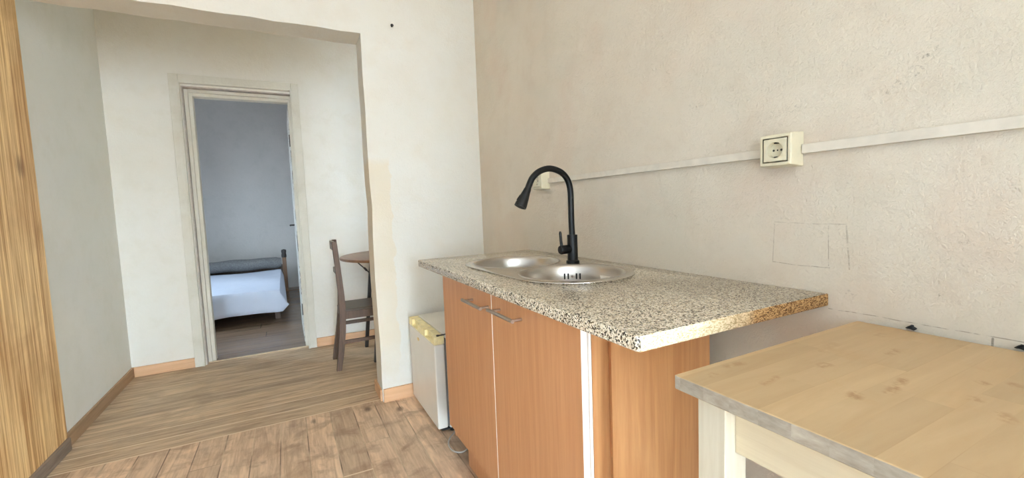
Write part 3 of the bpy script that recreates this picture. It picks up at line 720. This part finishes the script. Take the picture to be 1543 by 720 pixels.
for i in range(25):
    x = -2.70 + (1.475)*i/24; rr = .088*(1-.15*math.sin(i*.7)*.3) * (1 if 0 < i < 24 else .8)
    pr.append([bm.verts.new((x, 7.045+.095*math.cos(2*PI*k/20), .446+rr*.9*math.sin(2*PI*k/20)+.004*math.sin(i))) for k in range(20)])
for a, b in zip(pr, pr[1:]):
    for k_ in range(20): bm.faces.new((a[k_], a[(k_+1)%20], b[(k_+1)%20], b[k_]))
bm.faces.new(pr[0]); bm.faces.new(pr[-1][::-1])
tag(obj('bolster', bm, M['greycloth'], smooth=True, angle=60), 'long dark grey bolster lying along the far side of the white bed', 'bolster')

# ------------------------------------------------------------------ daylight
w = bpy.data.worlds.new('daylight'); bpy.context.scene.world = w; w.use_nodes = True
nt = w.node_tree; nt.nodes.clear()
out = nt.nodes.new('ShaderNodeOutputWorld'); bg = nt.nodes.new('ShaderNodeBackground'); tc = nt.nodes.new('ShaderNodeTexCoord'); sx = nt.nodes.new('ShaderNodeSeparateXYZ')
rp = nt.nodes.new('ShaderNodeValToRGB'); mr = nt.nodes.new('ShaderNodeMapRange')
nt.links.new(tc.outputs['Generated'], sx.inputs[0]); nt.links.new(sx.outputs[2], mr.inputs[0])
mr.inputs[1].default_value = -1; mr.inputs[2].default_value = 1
nt.links.new(mr.outputs[0], rp.inputs[0]); nt.links.new(rp.outputs[0], bg.inputs[0]); nt.links.new(bg.outputs[0], out.inputs[0])
cr = rp.color_ramp; cr.elements[0].position = .44; cr.elements[0].color = (.30, .34, .39, 1); cr.elements[1].position = .56; cr.elements[1].color = (.66, .84, 1.0, 1)
bg.inputs[1].default_value = 62.0
def area(name, loc, rot, sx_, sy_, e, col, portal=False):
    L = bpy.data.lights.new(name, 'AREA'); L.shape = 'RECTANGLE'; L.size = sx_; L.size_y = sy_; L.energy = e; L.color = col
    L.cycles.is_portal = portal
    o = bpy.data.objects.new(name, L); COL.objects.link(o); o.location = loc; o.rotation_euler = rot; return o
area('balcony_door_daylight', ((WX0+WX1)/2, BY-.1, (WZ0+WZ1)/2), (PI/2, 0, PI), WX1-WX0, WZ1-WZ0, 1, (1,1,1), True)
area('side_fill_opening_portal', (.07, (VY0+VY1)/2, (VZ0+VZ1)/2), (PI/2, 0, PI/2), VY1-VY0, VZ1-VZ0, 1, (1,1,1), True)  # portal of the added fill opening
area('bedroom_window_daylight', (-3.52, 5.525, 1.45), (PI/2, 0, -PI/2), .45, 1.0, 1, (1,1,1), True)

# ------------------------------------------------------------------ camera
yaw, pit, rol = (math.radians(a) for a in (27.3623, 4.443, -2.1565))
fw = Vector((math.sin(yaw)*math.cos(pit), math.cos(yaw)*math.cos(pit), -math.sin(pit)))
rt_ = Vector((math.cos(yaw), -math.sin(yaw), 0)); up = rt_.cross(fw)
R = rt_*math.cos(rol)+up*math.sin(rol); U = -rt_*math.sin(rol)+up*math.cos(rol)
cd = bpy.data.cameras.new('camera'); cam = bpy.data.objects.new('camera', cd); COL.objects.link(cam)
cam.matrix_world = Matrix(((R.x, U.x, -fw.x, -1.1299), (R.y, U.y, -fw.y, 0), (R.z, U.z, -fw.z, 1.1365), (0,0,0,1)))
cd.sensor_fit = 'HORIZONTAL'; cd.sensor_width = 36; cd.lens = 655.86/1543*36; cd.clip_start = .02
sc = bpy.context.scene; sc.camera = cam
sc.view_settings.view_transform = 'Standard'; sc.view_settings.look = 'None'; sc.view_settings.gamma = 1; sc.view_settings.use_curve_mapping = False
sc.view_settings.exposure = 0.22
sc.cycles.max_bounces = 14; sc.cycles.diffuse_bounces = 10; sc.cycles.use_denoising = True; sc.cycles.sample_clamp_indirect = 8
